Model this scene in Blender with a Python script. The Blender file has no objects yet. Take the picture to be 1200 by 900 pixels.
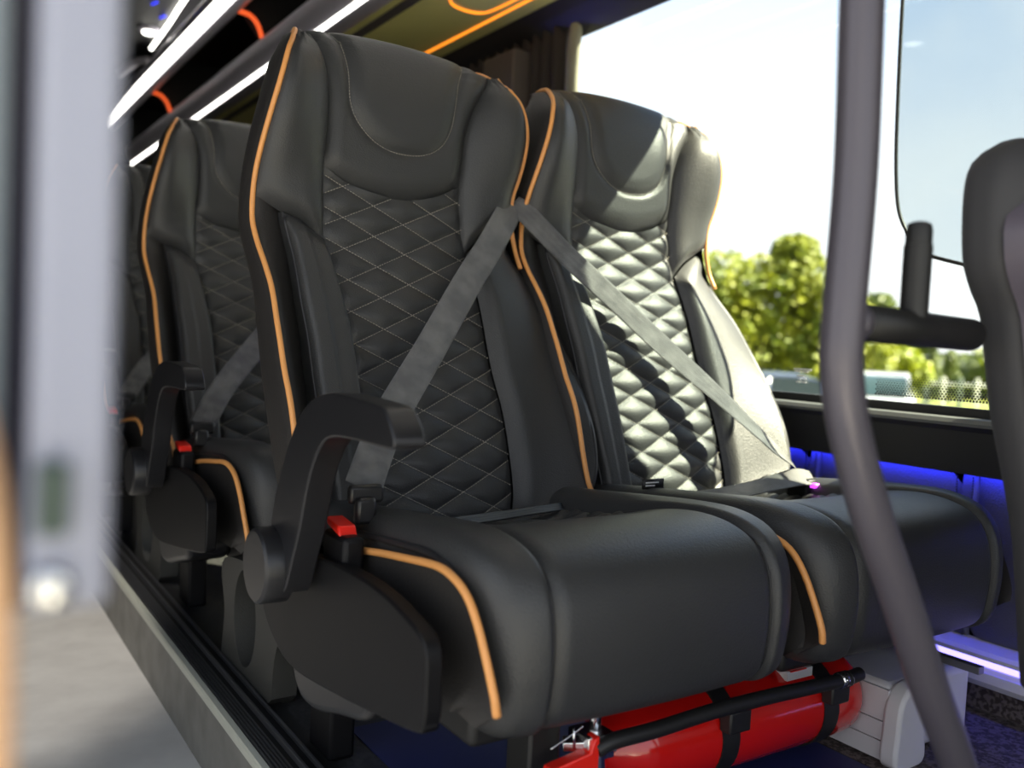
import bpy, math, random
import numpy as np
from mathutils import Vector, Matrix

SC = bpy.context.scene
COL = SC.collection
H = 0.605            # height of the lens above the seat platform (platform = world z 0)

# ------------------------------------------------------------------ camera
cam_d = bpy.data.cameras.new('camera'); cam = bpy.data.objects.new('camera', cam_d); COL.objects.link(cam)
f_px = 1050.0
def _cam_axes(vy=(-94, 368), vx=(2180, 478), cx=600, cy=450):
    a = np.array([vy[0]-cx, vy[1]-cy, f_px]); a /= np.linalg.norm(a)
    b = np.array([vx[0]-cx, vx[1]-cy, f_px]); b -= a*(a@b); b /= np.linalg.norm(b)
    c = -np.cross(a, b)
    if c[1] > 0: c = -c
    return np.array([b, a, c]).T        # rows: right, down, forward in world axes
RM = _cam_axes()
right, down, fwd = [Vector(RM[i]) for i in range(3)]
cam.matrix_world = Matrix((( right.x, -down.x, -fwd.x, 0),
                           ( right.y, -down.y, -fwd.y, 0),
                           ( right.z, -down.z, -fwd.z, H), (0,0,0,1)))
cam_d.sensor_width = 36.0; cam_d.lens = 36.0*f_px/1200
cam_d.clip_start = 0.02; cam_d.clip_end = 500
cam_d.dof.use_dof = True; cam_d.dof.focus_distance = 1.30; cam_d.dof.aperture_fstop = 2.9
SC.camera = cam

# ------------------------------------------------------------------ world, sun, exposure
SC.view_settings.view_transform = 'Standard'; SC.view_settings.look = 'None'
SC.view_settings.exposure = 0.0; SC.view_settings.gamma = 1.0; SC.view_settings.use_curve_mapping = False
W = bpy.data.worlds.new('sky'); SC.world = W; W.use_nodes = True
wn = W.node_tree.nodes; wl = W.node_tree.links; wn.clear()
tc = wn.new('ShaderNodeTexCoord'); sep = wn.new('ShaderNodeSeparateXYZ'); wl.new(tc.outputs['Generated'], sep.inputs[0])
rp = wn.new('ShaderNodeValToRGB'); wl.new(sep.outputs['Z'], rp.inputs[0])
rp.color_ramp.elements[0].position = 0.0; rp.color_ramp.elements[0].color = (1.0,1.0,1.0,1)
rp.color_ramp.elements[1].position = 0.75; rp.color_ramp.elements[1].color = (0.22,0.46,0.85,1)
nz = wn.new('ShaderNodeTexNoise'); nz.inputs['Scale'].default_value = 2.2; nz.inputs['Detail'].default_value = 5
wl.new(tc.outputs['Generated'], nz.inputs['Vector'])
cr = wn.new('ShaderNodeValToRGB'); wl.new(nz.outputs['Fac'], cr.inputs[0])
cr.color_ramp.elements[0].position = 0.42; cr.color_ramp.elements[0].color = (0,0,0,1)
cr.color_ramp.elements[1].position = 0.62; cr.color_ramp.elements[1].color = (1,1,1,1)
mxw = wn.new('ShaderNodeMix'); mxw.data_type = 'RGBA'; wl.new(cr.outputs[0], mxw.inputs[0])
wl.new(rp.outputs[0], mxw.inputs[6]); mxw.inputs[7].default_value = (1,1,1,1)
bg = wn.new('ShaderNodeBackground'); bg.inputs['Strength'].default_value = 1.7
wo = wn.new('ShaderNodeOutputWorld'); wl.new(mxw.outputs[2], bg.inputs[0]); wl.new(bg.outputs[0], wo.inputs[0])

sun_d = bpy.data.lights.new('sun', 'SUN'); sun_d.energy = 31; sun_d.angle = math.radians(0.6); sun_d.color = (1.0, 0.925, 0.69)
sun = bpy.data.objects.new('sun', sun_d); COL.objects.link(sun)
SUN_DIR = Vector((-1.0, 0.76, -1.3)).normalized()
sun.rotation_euler = SUN_DIR.to_track_quat('-Z', 'Y').to_euler(); sun.location = (6, -6, 9)

# ------------------------------------------------------------------ materials
def mat(name, col, rough=0.5, metal=0.0, noise=None, bump=None, spec=0.5, emit=None, coat=0, sheen=0):
    m = bpy.data.materials.new(name); m.use_nodes = True
    nt = m.node_tree; b = nt.nodes['Principled BSDF']
    b.inputs['Base Color'].default_value = (*col, 1); b.inputs['Roughness'].default_value = rough
    b.inputs['Metallic'].default_value = metal; b.inputs['Specular IOR Level'].default_value = spec
    b.inputs['Coat Weight'].default_value = coat; b.inputs['Sheen Weight'].default_value = sheen
    t = nt.nodes.new('ShaderNodeTexCoord')
    if noise:
        sc, amt, c2 = noise
        n = nt.nodes.new('ShaderNodeTexNoise'); n.inputs['Scale'].default_value = sc; n.inputs['Detail'].default_value = 4
        nt.links.new(t.outputs['Object'], n.inputs['Vector'])
        r = nt.nodes.new('ShaderNodeValToRGB'); nt.links.new(n.outputs['Fac'], r.inputs[0])
        r.color_ramp.elements[0].position = 0.5-amt; r.color_ramp.elements[1].position = 0.5+amt
        r.color_ramp.elements[0].color = (*col, 1); r.color_ramp.elements[1].color = (*c2, 1)
        nt.links.new(r.outputs[0], b.inputs['Base Color'])
    if bump:
        sc, st, kind = bump
        if kind == 'noise': n = nt.nodes.new('ShaderNodeTexNoise'); n.inputs['Scale'].default_value = sc; n.inputs['Detail'].default_value = 3; out = n.outputs['Fac']
        elif kind == 'voronoi': n = nt.nodes.new('ShaderNodeTexVoronoi'); n.inputs['Scale'].default_value = sc; out = n.outputs['Distance']
        else: n = nt.nodes.new('ShaderNodeTexWave'); n.inputs['Scale'].default_value = sc; n.bands_direction = 'DIAGONAL'; out = n.outputs['Fac']
        nt.links.new(t.outputs['Object'], n.inputs['Vector'])
        bp = nt.nodes.new('ShaderNodeBump'); bp.inputs['Strength'].default_value = st; bp.inputs['Distance'].default_value = 0.002
        nt.links.new(out, bp.inputs['Height']); nt.links.new(bp.outputs[0], b.inputs['Normal'])
    if emit:
        b.inputs['Emission Color'].default_value = (*emit[0], 1); b.inputs['Emission Strength'].default_value = emit[1]
    return m
M = {}
M['leather'] = mat('charcoal_leather', (0.036,0.037,0.038), 0.45, bump=(420, 0.22, 'voronoi'))
M['leather_side'] = mat('dark_side_leather', (0.026,0.024,0.023), 0.5, bump=(420, 0.18, 'voronoi'))
M['piping'] = mat('tan_piping', (0.80,0.36,0.11), 0.45, bump=(300, 0.1, 'noise'))
M['welt'] = mat('black_welt', (0.018,0.018,0.020), 0.45)
M['thread'] = mat('pale_thread', (0.40,0.37,0.31), 0.7)
M['plastic'] = mat('black_plastic', (0.005,0.005,0.006), 0.45, spec=0.22, bump=(900, 0.25, 'noise'))
M['plastic_arm'] = mat('armrest_plastic', (0.014,0.014,0.016), 0.33, bump=(900, 0.15, 'noise'))
M['web'] = mat('grey_webbing', (0.070,0.070,0.072), 0.5, noise=(28,0.12,(0.14,0.14,0.138)), bump=(260, 0.5, 'wave'), sheen=0.2)
M['red'] = mat('red_button', (0.85,0.02,0.01), 0.35)
M['red_tank'] = mat('red_enamel', (0.62,0.008,0.006), 0.16, coat=0.6)
M['leg_grey'] = mat('cast_grey_metal', (0.055,0.055,0.050), 0.5, 0.2, bump=(500,0.5,'noise'))
M['rubber'] = mat('black_rubber', (0.012,0.012,0.012), 0.5)
M['chrome'] = mat('chrome', (0.75,0.76,0.78), 0.18, 1.0)
M['steel_paint'] = mat('grey_painted_tube', (0.098,0.090,0.110), 0.38, 0.3)
M['black'] = mat('black_paint', (0.010,0.010,0.010), 0.5)
M['aisle'] = mat('grey_vinyl_floor', (0.60,0.57,0.53), 0.55, noise=(9, 0.22, (0.76,0.73,0.68)), bump=(60,0.1,'noise'))
M['platform'] = mat('black_floor', (0.012,0.012,0.013), 0.55, noise=(120,0.1,(0.03,0.03,0.03)))
M['carpet'] = mat('brown_carpet', (0.030,0.022,0.020), 0.9, noise=(130,0.06,(0.11,0.09,0.085)), bump=(250,0.8,'noise'))
M['blue_carpet'] = M['platform']
M['nosing'] = mat('cream_nosing', (0.48,0.48,0.40), 0.5, bump=(300,0.2,'noise'))
M['alu'] = mat('aluminium_track', (0.20,0.20,0.21), 0.35, 0.8)
M['cream_trim'] = mat('pale_grey_trim', (0.55,0.54,0.56), 0.4)
M['vinyl_blue'] = mat('side_wall_vinyl', (0.07,0.07,0.10), 0.5, bump=(300,0.3,'voronoi'))
M['wall_black'] = mat('black_wall_trim', (0.011,0.011,0.012), 0.5)
M['ledge'] = mat('grey_ledge', (0.10,0.105,0.10), 0.45)
M['rack_under'] = mat('olive_bounce_panel', (0.52,0.48,0.17), 0.5)  # olive hue puts warm light bounced off the ground into the colour
M['rack_trim'] = mat('silver_rack_trim', (0.42,0.40,0.46), 0.32, 0.4)
M['ceiling'] = mat('black_ceiling', (0.010,0.010,0.011), 0.5)
M['led_white'] = mat('white_led', (1,1,1), 0.5, emit=((1.0,0.97,0.88), 6))
M['led_orange'] = mat('orange_led', (1,0.3,0), 0.5, emit=((1.0,0.30,0.02), 1.6))
M['led_red'] = mat('red_orange_led', (1,0.12,0.02), 0.5, emit=((1.0,0.13,0.03), 0.9))
M['led_blue'] = mat('blue_led', (0.05,0.05,1), 0.5, emit=((0.03,0.04,1.0), 42))
M['led_dim_blue'] = mat('dim_blue_led', (0.05,0.05,1), 0.5, emit=((0.03,0.05,1.0), 1.5))
M['led_violet'] = mat('violet_led', (0.3,0.2,1), 0.5, emit=((0.30,0.26,1.0), 3))
M['led_magenta'] = mat('magenta_led', (0.8,0.1,1), 0.5, emit=((0.75,0.08,1.0), 1.5))
M['curtain'] = mat('dark_curtain', (0.020,0.016,0.014), 0.9, bump=(300,0.4,'noise'))
M['curtain_lit_edge'] = mat('lit_curtain_edge', (0.20,0.20,0.15), 0.9)  # curtain's daylit edge, the light put into its paler colour
M['pillar'] = mat('taupe_pillar', (0.065,0.055,0.05), 0.6)
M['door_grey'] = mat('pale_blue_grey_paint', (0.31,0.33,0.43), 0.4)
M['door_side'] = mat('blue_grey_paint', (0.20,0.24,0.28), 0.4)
M['tan'] = mat('tan_strip', (0.85,0.52,0.30), 0.5)
M['shell_grey'] = mat('grey_seat_back_shell', (0.12,0.105,0.135), 0.42)
M['seat_dark'] = mat('dark_seat_fabric', (0.045,0.045,0.05), 0.7)
M['white_print'] = mat('white_print', (0.8,0.8,0.8), 0.6)
M['grass'] = mat('yellow_green_grass', (0.16,0.20,0.01), 0.9, noise=(0.6,0.2,(0.28,0.30,0.02)))
M['asphalt'] = mat('asphalt', (0.20,0.195,0.20), 0.9, noise=(3,0.3,(0.26,0.255,0.26)))
M['bark'] = mat('bark', (0.06,0.04,0.025), 0.9)
def leafmat(name, c1, c2, scale=1.3):
    m = mat(name, c1, 0.55, noise=(scale, 0.14, c2))
    nt = m.node_tree; b = nt.nodes['Principled BSDF']; out = nt.nodes['Material Output']
    tr = nt.nodes.new('ShaderNodeBsdfTranslucent'); mx = nt.nodes.new('ShaderNodeMixShader'); mx.inputs[0].default_value = 0.35
    r = [n for n in nt.nodes if n.type == 'VALTORGB'][0]
    nt.links.new(r.outputs[0], tr.inputs[0]); nt.links.new(b.outputs[0], mx.inputs[1]); nt.links.new(tr.outputs[0], mx.inputs[2]); nt.links.new(mx.outputs[0], out.inputs[0])
    return m
M['leaf'] = leafmat('green_leaves', (0.12,0.17,0.010), (0.38,0.40,0.018))
M['leaf_yel'] = leafmat('yellow_green_leaves', (0.22,0.28,0.005), (0.42,0.45,0.012))
M['leaf_dark'] = leafmat('dark_leaves', (0.07,0.11,0.015), (0.18,0.22,0.02))
M['car_white'] = mat('white_car_paint', (0.45,0.46,0.48), 0.2, coat=0.5)
M['car_blue'] = mat('slate_car_paint', (0.10,0.13,0.20), 0.2, coat=0.5)
M['car_glass'] = mat('car_glass', (0.03,0.055,0.055), 0.15)
M['white_paint'] = mat('white_paint', (0.55,0.55,0.55), 0.6)
M['grey_paint'] = mat('grey_green_fence', (0.12,0.15,0.15), 0.6)
def glass(name, tint, refl):
    m = bpy.data.materials.new(name); m.use_nodes = True; nt = m.node_tree; nt.nodes.clear()
    t = nt.nodes.new('ShaderNodeBsdfTransparent'); t.inputs[0].default_value = (*tint, 1)
    g = nt.nodes.new('ShaderNodeBsdfGlossy'); g.inputs['Roughness'].default_value = 0.02
    lw = nt.nodes.new('ShaderNodeLayerWeight'); lw.inputs[0].default_value = 0.5
    pw = nt.nodes.new('ShaderNodeMath'); pw.operation = 'POWER'; pw.inputs[1].default_value = 3.0; nt.links.new(lw.outputs['Facing'], pw.inputs[0])
    ml = nt.nodes.new('ShaderNodeMath'); ml.operation = 'MULTIPLY_ADD'; ml.inputs[1].default_value = refl*.30; ml.inputs[2].default_value = .03; nt.links.new(pw.outputs[0], ml.inputs[0])
    mx = nt.nodes.new('ShaderNodeMixShader'); o = nt.nodes.new('ShaderNodeOutputMaterial')
    nt.links.new(ml.outputs[0], mx.inputs[0]); nt.links.new(t.outputs[0], mx.inputs[1]); nt.links.new(g.outputs[0], mx.inputs[2]); nt.links.new(mx.outputs[0], o.inputs[0])
    return m
M['glass'] = glass('clear_window_glass', (0.97,0.99,0.98), 1.0)
M['glass_tint'] = glass('tinted_sliding_pane', (0.75,0.785,0.79), 1.0)

# ------------------------------------------------------------------ mesh tools.  All coordinates: metres, origin at the lens, z + H = world z
class MB:
    def __init__(s): s.v = []; s.f = []
    def grid(s, P, cu=False, cv=False, flip=False):
        nu = len(P); nv = len(P[0]); o = len(s.v)
        for row in P: s.v.extend([tuple(map(float, p)) for p in row])
        for i in range(nu if cu else nu-1):
            for j in range(nv if cv else nv-1):
                a = o+i*nv+j; b = o+((i+1) % nu)*nv+j; c = o+((i+1) % nu)*nv+(j+1) % nv; d = o+i*nv+(j+1) % nv
                s.f.append((a,d,c,b) if flip else (a,b,c,d))
        return s
    def tube(s, pts, r, n=10, cap=True, closed=False, flat=None):
        pts = [Vector(p) for p in pts]; m = len(pts); rr = r if hasattr(r, '__len__') else [r]*m
        ref = None; P = []
        for i, p in enumerate(pts):
            if closed: t = (pts[(i+1) % m]-pts[i-1]).normalized()
            else: t = (pts[min(i+1, m-1)]-pts[max(i-1, 0)]).normalized()
            if ref is None: ref = Vector((0,0,1)) if abs(t.z) < 0.9 else Vector((1,0,0))
            a = (ref-t*ref.dot(t)).normalized(); b = t.cross(a); ref = a
            fx, fy = flat or (1, 1)
            P.append([p+(a*math.cos(k*2*math.pi/n)*fx+b*math.sin(k*2*math.pi/n)*fy)*rr[i] for k in range(n)])
        o = len(s.v); s.grid(P, cu=closed, cv=True)
        if cap and not closed:
            s.f.append(tuple(o+k for k in range(n))); s.f.append(tuple(o+(m-1)*n+k for k in reversed(range(n))))
        return s
    def box(s, a, b):
        (x0,y0,z0), (x1,y1,z1) = a, b; o = len(s.v)
        s.v += [(x0,y0,z0),(x1,y0,z0),(x1,y1,z0),(x0,y1,z0),(x0,y0,z1),(x1,y0,z1),(x1,y1,z1),(x0,y1,z1)]
        s.f += [tuple(o+i for i in q) for q in [(0,3,2,1),(4,5,6,7),(0,1,5,4),(1,2,6,5),(2,3,7,6),(3,0,4,7)]]
        return s
    def prism(s, outline, a, b, axis='x'):
        def pt(p, h): return {'x': (h,p[0],p[1]), 'y': (p[0],h,p[1]), 'z': (p[0],p[1],h)}[axis]
        n = len(outline); o = len(s.v)
        s.v += [pt(p, a) for p in outline]+[pt(p, b) for p in outline]
        s.f.append(tuple(o+i for i in range(n))); s.f.append(tuple(o+n+i for i in reversed(range(n))))
        for i in range(n): s.f.append((o+i, o+(i+1) % n, o+n+(i+1) % n, o+n+i))
        return s
    def ring(s, outer, inner, a, b, axis='x'):
        def pt(p, h): return {'x': (h,p[0],p[1]), 'y': (p[0],h,p[1]), 'z': (p[0],p[1],h)}[axis]
        loops = [[pt(p, a) for p in outer],[pt(p, a) for p in inner],[pt(p, b) for p in inner],[pt(p, b) for p in outer]]
        s.grid(loops, cu=True, cv=True); return s
    def lathe(s, prof, c, axis=(1,0,0), n=32):
        ax = Vector(axis).normalized(); u = Vector((0,0,1)); u = (u-ax*u.dot(ax)).normalized() if abs(ax.z) < .9 else Vector((1,0,0)); w = ax.cross(u)
        c = Vector(c); P = [[c+ax*t+(u*math.cos(k*2*math.pi/n)+w*math.sin(k*2*math.pi/n))*max(r, 1e-5) for k in range(n)] for t, r in prof]
        s.grid(P, cv=True); return s
    def build(s, name, m, parent=None, smooth=True, bevel=0, seg=2, sub=0, kind=None, fix=True, angle=None):
        vs = np.array(s.v, float); vs[:,2] += H
        if parent is not None: org = np.array(parent_world(parent))
        else: org = np.array([(vs[:,0].min()+vs[:,0].max())/2, (vs[:,1].min()+vs[:,1].max())/2, vs[:,2].min()])
        vs = vs-org
        me = bpy.data.meshes.new(name); me.from_pydata(vs.tolist(), [], s.f); me.update()
        if fix:
            import bmesh
            bm = bmesh.new(); bm.from_mesh(me); bmesh.ops.recalc_face_normals(bm, faces=bm.faces); bm.to_mesh(me); bm.free()
        me.materials.append(m)
        o = bpy.data.objects.new(name, me); COL.objects.link(o)
        if parent is not None: o.parent = parent
        else: o.location = org
        if smooth:
            for p in me.polygons: p.use_smooth = True
            if angle or bevel:
                try: me.set_sharp_from_angle(angle=math.radians(angle or 40))
                except Exception: pass
        if bevel:
            b = o.modifiers.new('bevel', 'BEVEL'); b.width = bevel; b.segments = seg; b.limit_method = 'ANGLE'; b.angle_limit = math.radians(35)
            b.harden_normals = False
        if sub:
            q = o.modifiers.new('sub', 'SUBSURF'); q.levels = sub; q.render_levels = sub
        if kind: o['kind'] = kind
        return o
def parent_world(p):
    x = Vector((0,0,0))
    while p is not None: x += Vector(p.location); p = p.parent
    return x
def thing(name, loc, label, cat, group=None):
    o = bpy.data.objects.new(name, None); COL.objects.link(o); o.location = (loc[0], loc[1], loc[2]+H); o.empty_display_size = 0.05
    o['label'] = label; o['category'] = cat
    if group: o['group'] = group
    return o
def tag(o, label, cat, group=None):
    o['label'] = label; o['category'] = cat
    if group: o['group'] = group
    return o
def struct(o, label=None):
    o['kind'] = 'structure'
    if label: o['label'] = label
    return o
def catmull(pts, k=8, closed=False):
    P = [np.array(p, float) for p in pts]; n = len(P); out = []
    rng = range(n) if closed else range(n-1)
    for i in rng:
        if closed: p0,p1,p2,p3 = P[i-1],P[i],P[(i+1) % n],P[(i+2) % n]
        else: p0,p1,p2,p3 = P[max(i-1,0)],P[i],P[i+1],P[min(i+2,n-1)]
        for j in range(k):
            t = j/k
            out.append(0.5*((2*p1)+(-p0+p2)*t+(2*p0-5*p1+4*p2-p3)*t*t+(-p0+3*p1-3*p2+p3)*t**3))
    if not closed: out.append(P[-1])
    return out
class Curve1:   # smooth interpolation of knots (x -> y)
    def __init__(s, kn):
        kn = sorted(kn); c = catmull(kn, 10); s.x = [p[0] for p in c]; s.y = [p[1] for p in c]
        o = np.argsort(s.x, kind='stable'); s.x = np.array(s.x)[o]; s.y = np.array(s.y)[o]
    def __call__(s, x): return np.interp(x, s.x, s.y)
def sstep(a, b, x):
    t = np.clip((x-a)/(b-a), 0, 1); return t*t*(3-2*t)

# ------------------------------------------------------------------ the seat
XC = 0.672
# profile of the seat back centre line: parameter t (~z, continues over the top), Y and z
PROF = [(-.40,1.180,-.40),(-.25,1.230,-.25),(-.165,1.260,-.165),(-.06,1.300,-.06),(.07,1.344,.07),(.15,1.375,.15),(.20,1.384,.20),(.25,1.390,.25),
        (.33,1.393,.33),(.40,1.398,.40),(.45,1.412,.45),(.485,1.432,.485),(.51,1.455,.503),(.54,1.49,.509),(.57,1.52,.495),(.60,1.53,.46)]
YC = Curve1([(p[0],p[1]) for p in PROF]); ZC = Curve1([(p[0],p[2]) for p in PROF])
DY = Curve1([(-.40,-.06),(-.224,-.06),(-.11,-.072),(-.05,-.06),(0,-.05),(.061,-.032),(.1,-.018),(.136,-.004),(.175,.005),(.229,.0),(.279,-.018),(.333,-.038),(.389,-.048),(.45,-.048),(.49,-.03),(.52,-.02),(.60,0)])
DZ = Curve1([(-.4,0),(.40,0),(.46,-.006),(.50,-.014),(.54,-.022),(.60,-.02)])
XL = Curve1([(-.40,-.205),(-.26,-.216),(-.224,-.226),(-.11,-.235),(0,-.237),(.061,-.236),(.1,-.239),(.136,-.243),(.175,-.246),(.229,-.244),(.279,-.240),(.333,-.232),(.389,-.219),(.43,-.207),(.46,-.194),(.49,-.178),(.52,-.166),(.56,-.155),(.60,-.145)])
XR = Curve1([(-.40,.215),(-.26,.226),(-.11,.24),(0,.24),(.1,.238),(.164,.236),(.21,.228),(.256,.224),(.293,.232),(.332,.239),(.373,.242),(.414,.236),(.448,.222),(.47,.208),(.49,.188),(.52,.170),(.56,.155),(.60,.145)])
QL = Curve1([(-.40,-.108),(-.17,-.108),(-.085,-.109),(.003,-.111),(.07,-.121),(.15,-.134),(.20,-.134),(.275,-.134),(.331,-.131),(.386,-.131),(.421,-.134),(.459,-.143),(.482,-.158),(.51,-.163),(.56,-.150),(.60,-.142)])
QR = Curve1([(-.40,.137),(-.31,.139),(-.249,.153),(-.185,.156),(-.115,.155),(-.044,.145),(.059,.138),(.15,.126),(.20,.119),(.265,.117),(.314,.121),(.36,.126),(.404,.140),(.442,.160),(.475,.178),(.51,.170),(.56,.150),(.60,.142)])
SWEEP = Curve1([(-.14,.270),(-.134,.268),(-.103,.250),(-.058,.237),(-.008,.231),(.029,.234),(.071,.246),(.105,.263),(.12,.271)])   # headrest bottom seam z(x')
CRL = Curve1([(-.25,.205),(-.235,.203),(-.201,.186),(-.169,.175),(-.141,.156),(-.13,.148)])
CRR = Curve1([(.12,.148),(.128,.153),(.164,.184),(.19,.20),(.23,.225),(.26,.24)])
def base(x, t):
    ax = abs(x); w = sstep(.10, .235, ax)
    if x > 0: w *= (1-.5*sstep(.20, .28, t))*sstep(.04, .16, t)
    return YC(t)+DY(t)*w, ZC(t)+DZ(t)*min(1, ax/.19)**2
def eg(s, k=8):   # 0 at the seam, 1 inside
    return max(0.0, 1-abs(2*s-1)**k)
def back_point(x, t, push=0.0):
    y, z = base(x, t); return (XC+x, y-push, z)
U_PTS = [np.array(p) for p in catmull([(-.125,.53),(-.118,.50),(-.106,.473),(-.099,.429),(-.097,.379),(-.082,.346),(-.051,.319),(-.012,.307),(.037,.310),(.073,.329),(.093,.362),(.104,.41),(.114,.451),(.130,.486),(.14,.53)], 6)]
def u_dist(x, t):
    p = np.array((x, t)); best = 9; sgn = 1
    for a, b in zip(U_PTS[:-1], U_PTS[1:]):
        d = b-a; k = np.clip(((p-a)@d)/(d@d), 0, 1); q = a+d*k; r = p-q; L = math.hypot(*r)
        if L < best: best = L; sgn = 1 if d[0]*r[1]-d[1]*r[0] > 0 else -1
    return best*sgn
QS, QT = 0.107, 0.0508
def quilt(x, z):
    a = (x-(-.049))/QS+(z-.113)/QT; b = (x-(-.049))/QS-(z-.113)/QT
    return 0.0080*(abs(math.sin(math.pi*a)*math.sin(math.pi*b))**0.55)
MESH_CACHE = {}
def dashes(mb, pts, step=0.0052, ln=0.0036, r=0.00048):
    # thread dashes following a polyline
    P = [Vector(p) for p in pts]; acc = 0.0; nxt = 0.0
    for a, b in zip(P[:-1], P[1:]):
        L = (b-a).length
        if L < 1e-9: continue
        d = (b-a)/L
        while nxt < acc+L:
            s = a+d*(nxt-acc); e = s+d*ln; side = d.cross(Vector((0,1,0))).normalized()*r
            o = len(mb.v); up = Vector((0,-r,0))
            mb.v += [tuple(s+side), tuple(s-side), tuple(e-side), tuple(e+side), tuple((s+e)/2+up*2)]
            mb.f += [(o,o+1,o+4),(o+1,o+2,o+4),(o+2,o+3,o+4),(o+3,o,o+4)]
            nxt += step
        acc += L
def quilt_panel_points(x, t):
    fe = min(1, (x-QL(t))/.012, (QR(t)-x)/.012); fe = max(fe, 0)
    return quilt(x, t)*1.0*(0.25+0.75*fe)-0.001

def make_seat(name, label, group, left_belt_anchor, armrest):
    root = thing(name, (XC, 1.05, -.605), label, 'seat', group)
    # --- headrest centre panel
    mb = MB(); NU, NV = 54, 70; P = []
    for i in range(NU+1):
        row = []; 
        for j in range(NV+1):
            u = i/NU; v = j/NV
            x0 = -.134+u*.251; t0 = SWEEP(x0); t = t0+(.60-t0)*v
            for _ in range(3):
                x = QL(t)+(QR(t)-QL(t))*u; sw = SWEEP(min(max(x, -.14), .12)); t = sw+(.60-sw)*v
            d = u_dist(x, t)
            e = min(1, min(u, 1-u)*10); e = 1-(1-e)**2; eb = min(1, v*9); eb = 1-(1-eb)**2
            push = 0.016*e*eb + (0.006*sstep(0, .03, d) if d > 0 else 0) - 0.0055*math.exp(-(d/.0045)**2)
            row.append(back_point(x, t, push))
        P.append(row)
    mb.grid(P).build('headrest_panel', M['leather'], root)
    st = MB(); upts = []
    for p in U_PTS[4:-4]:
        upts.append(back_point(p[0]*0.985, p[1], 0.0125))
    dashes(st, upts); o = st.build('headrest_stitching', M['thread'], root, smooth=False, kind='stuff', fix=False)
    # --- upper side bolsters
    for side in (-1, 1):
        mb = MB(); P = []; NU, NV = 26, 60
        for i in range(NU+1):
            row = []
            for j in range(NV+1):
                u = i/NU; v = j/NV
                if side < 0:
                    xe = -.246+u*.112; tb = CRL(xe)
                    t = tb+(.585-tb)*v; a = XL(t); b = QL(t)
                else:
                    xe = .126+u*.10; tb = CRR(xe)
                    t = tb+(.585-tb)*v; a = QR(t); b = XR(t)
                x = a+(b-a)*u
                wdt = max(0, min(1, (b-a)/.09))
                e = eg(u, 3.0)**.7; eb = 1-(1-min(1, v*12))**2
                row.append(back_point(x, t, (0.004+0.020*wdt)*e*eb+0.0))
            P.append(row)
        mb.grid(P).build('side_bolster', M['leather'], root)
    # --- quilted panel
    mb = MB(); P = []; NU, NV = 96, 230
    for i in range(NU+1):
        row = []; 
        for j in range(NV+1):
            u = i/NU; v = j/NV; x0 = -.134+u*.251; tt = SWEEP(x0)
            t = -.34+(tt+.34)*v; x = QL(t)+(QR(t)-QL(t))*u
            t = -.34+(SWEEP(x)+.34)*v
            push = quilt_panel_points(x, t)+0.004*eg(u, 4)
            row.append(back_point(x, t, push))
        P.append(row)
    mb.grid(P).build('quilted_panel', M['leather'], root)
    st = MB()
    for sgn in (1, -1):
        for k in range(-14, 14):
            # line: (x+.049)/QS + sgn*(z-.113)/QT = k
            pts = []; 
            for q in range(0, 121):
                x = -.14+q*.31/120; z = .113+sgn*(k-(x+.049)/QS)*QT
                if z < -.30 or z > SWEEP(x)-.002 or x < QL(z)+.001 or x > QR(z)-.001:
                    if len(pts) > 1: dashes(st, pts)
                    pts = []; continue
                u = (x-QL(z))/(QR(z)-QL(z))
                pts.append(back_point(x, z, 0.0024+0.004*eg(u, 4)))
            if len(pts) > 1: dashes(st, pts)
    st.build('quilt_stitching', M['thread'], root, smooth=False, kind='stuff', fix=False)
    # --- left lumbar panel, with its welt
    WL = Curve1([(-.40,-.165),(-.23,-.173),(-.176,-.178),(-.09,-.183),(-.013,-.185),(.051,-.190),(.118,-.193),(.184,-.203),(.21,-.204)])
    mb = MB(); P = []; NU, NV = 18, 60
    for i in range(NU+5):
        row = []
        for j in range(NV+1):
            u = (i-4)/NU; v = j/NV
            uu = max(u, 0); x0 = -.203+uu*.07
            t = -.34+(CRL(x0)+.34)*v; x = WL(t)+(QL(t)-WL(t))*uu
            y, z = back_point(x, t)[1:]
            e = 1-abs(1-min(1, (uu+.04)*5))**2.2; e *= 1 if uu < .85 else 1-((uu-.85)/.15)**2
            push = 0.026*e*(1-(1-min(1, (1-v)*14))**2)-0.0
            p = (XC+x, 1.0*YC(t)+0.25*DY(t)-push-0.004*(uu < .5), z)
            if i < 4: p = (XC+x-0.002+0.001*i, YC(t)+.03-(i*.008), z)
            row.append(p)
        P.append(row)
    mb.grid(P).build('lumbar_bolster', M['leather'], root)
    mb = MB(); pts = [(XC+WL(t)+.001, YC(t)+.25*DY(t)-.010, ZC(t)) for t in np.linspace(-.33, .178, 50)]
    mb.tube(pts, 0.0034, 8).build('bolster_welt', M['welt'], root)
    # --- gusset between the piping and the lumbar panel (dark recess)
    mb = MB(); P = []
    for i in range(10):
        row = []
        for j in range(61):
            u = i/9; v = j/60; x0 = -.246+u*.043; t = -.34+(CRL(x0)+.34)*v
            x = XL(t)+(WL(t)-XL(t)+.004)*u
            y, z = base(x, t); ys = y*(1-u)+(YC(t)+.02)*u
            row.append((XC+x, ys-.006*eg(u, 3), z))
        P.append(row)
    mb.grid(P).build('back_gusset', M['leather_side'], root)
    # --- right lumbar wing
    WR = [(.166,.222),(.157,.226),(.135,.244),(.113,.257),(.06,.284),(-.009,.301),(-.07,.308),(-.144,.306),(-.203,.298),(-.238,.280),(-.262,.250),(-.276,.215),(-.283,.17)]
    WRX = Curve1(WR+[(.19,.224),(.23,.222)])
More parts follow.
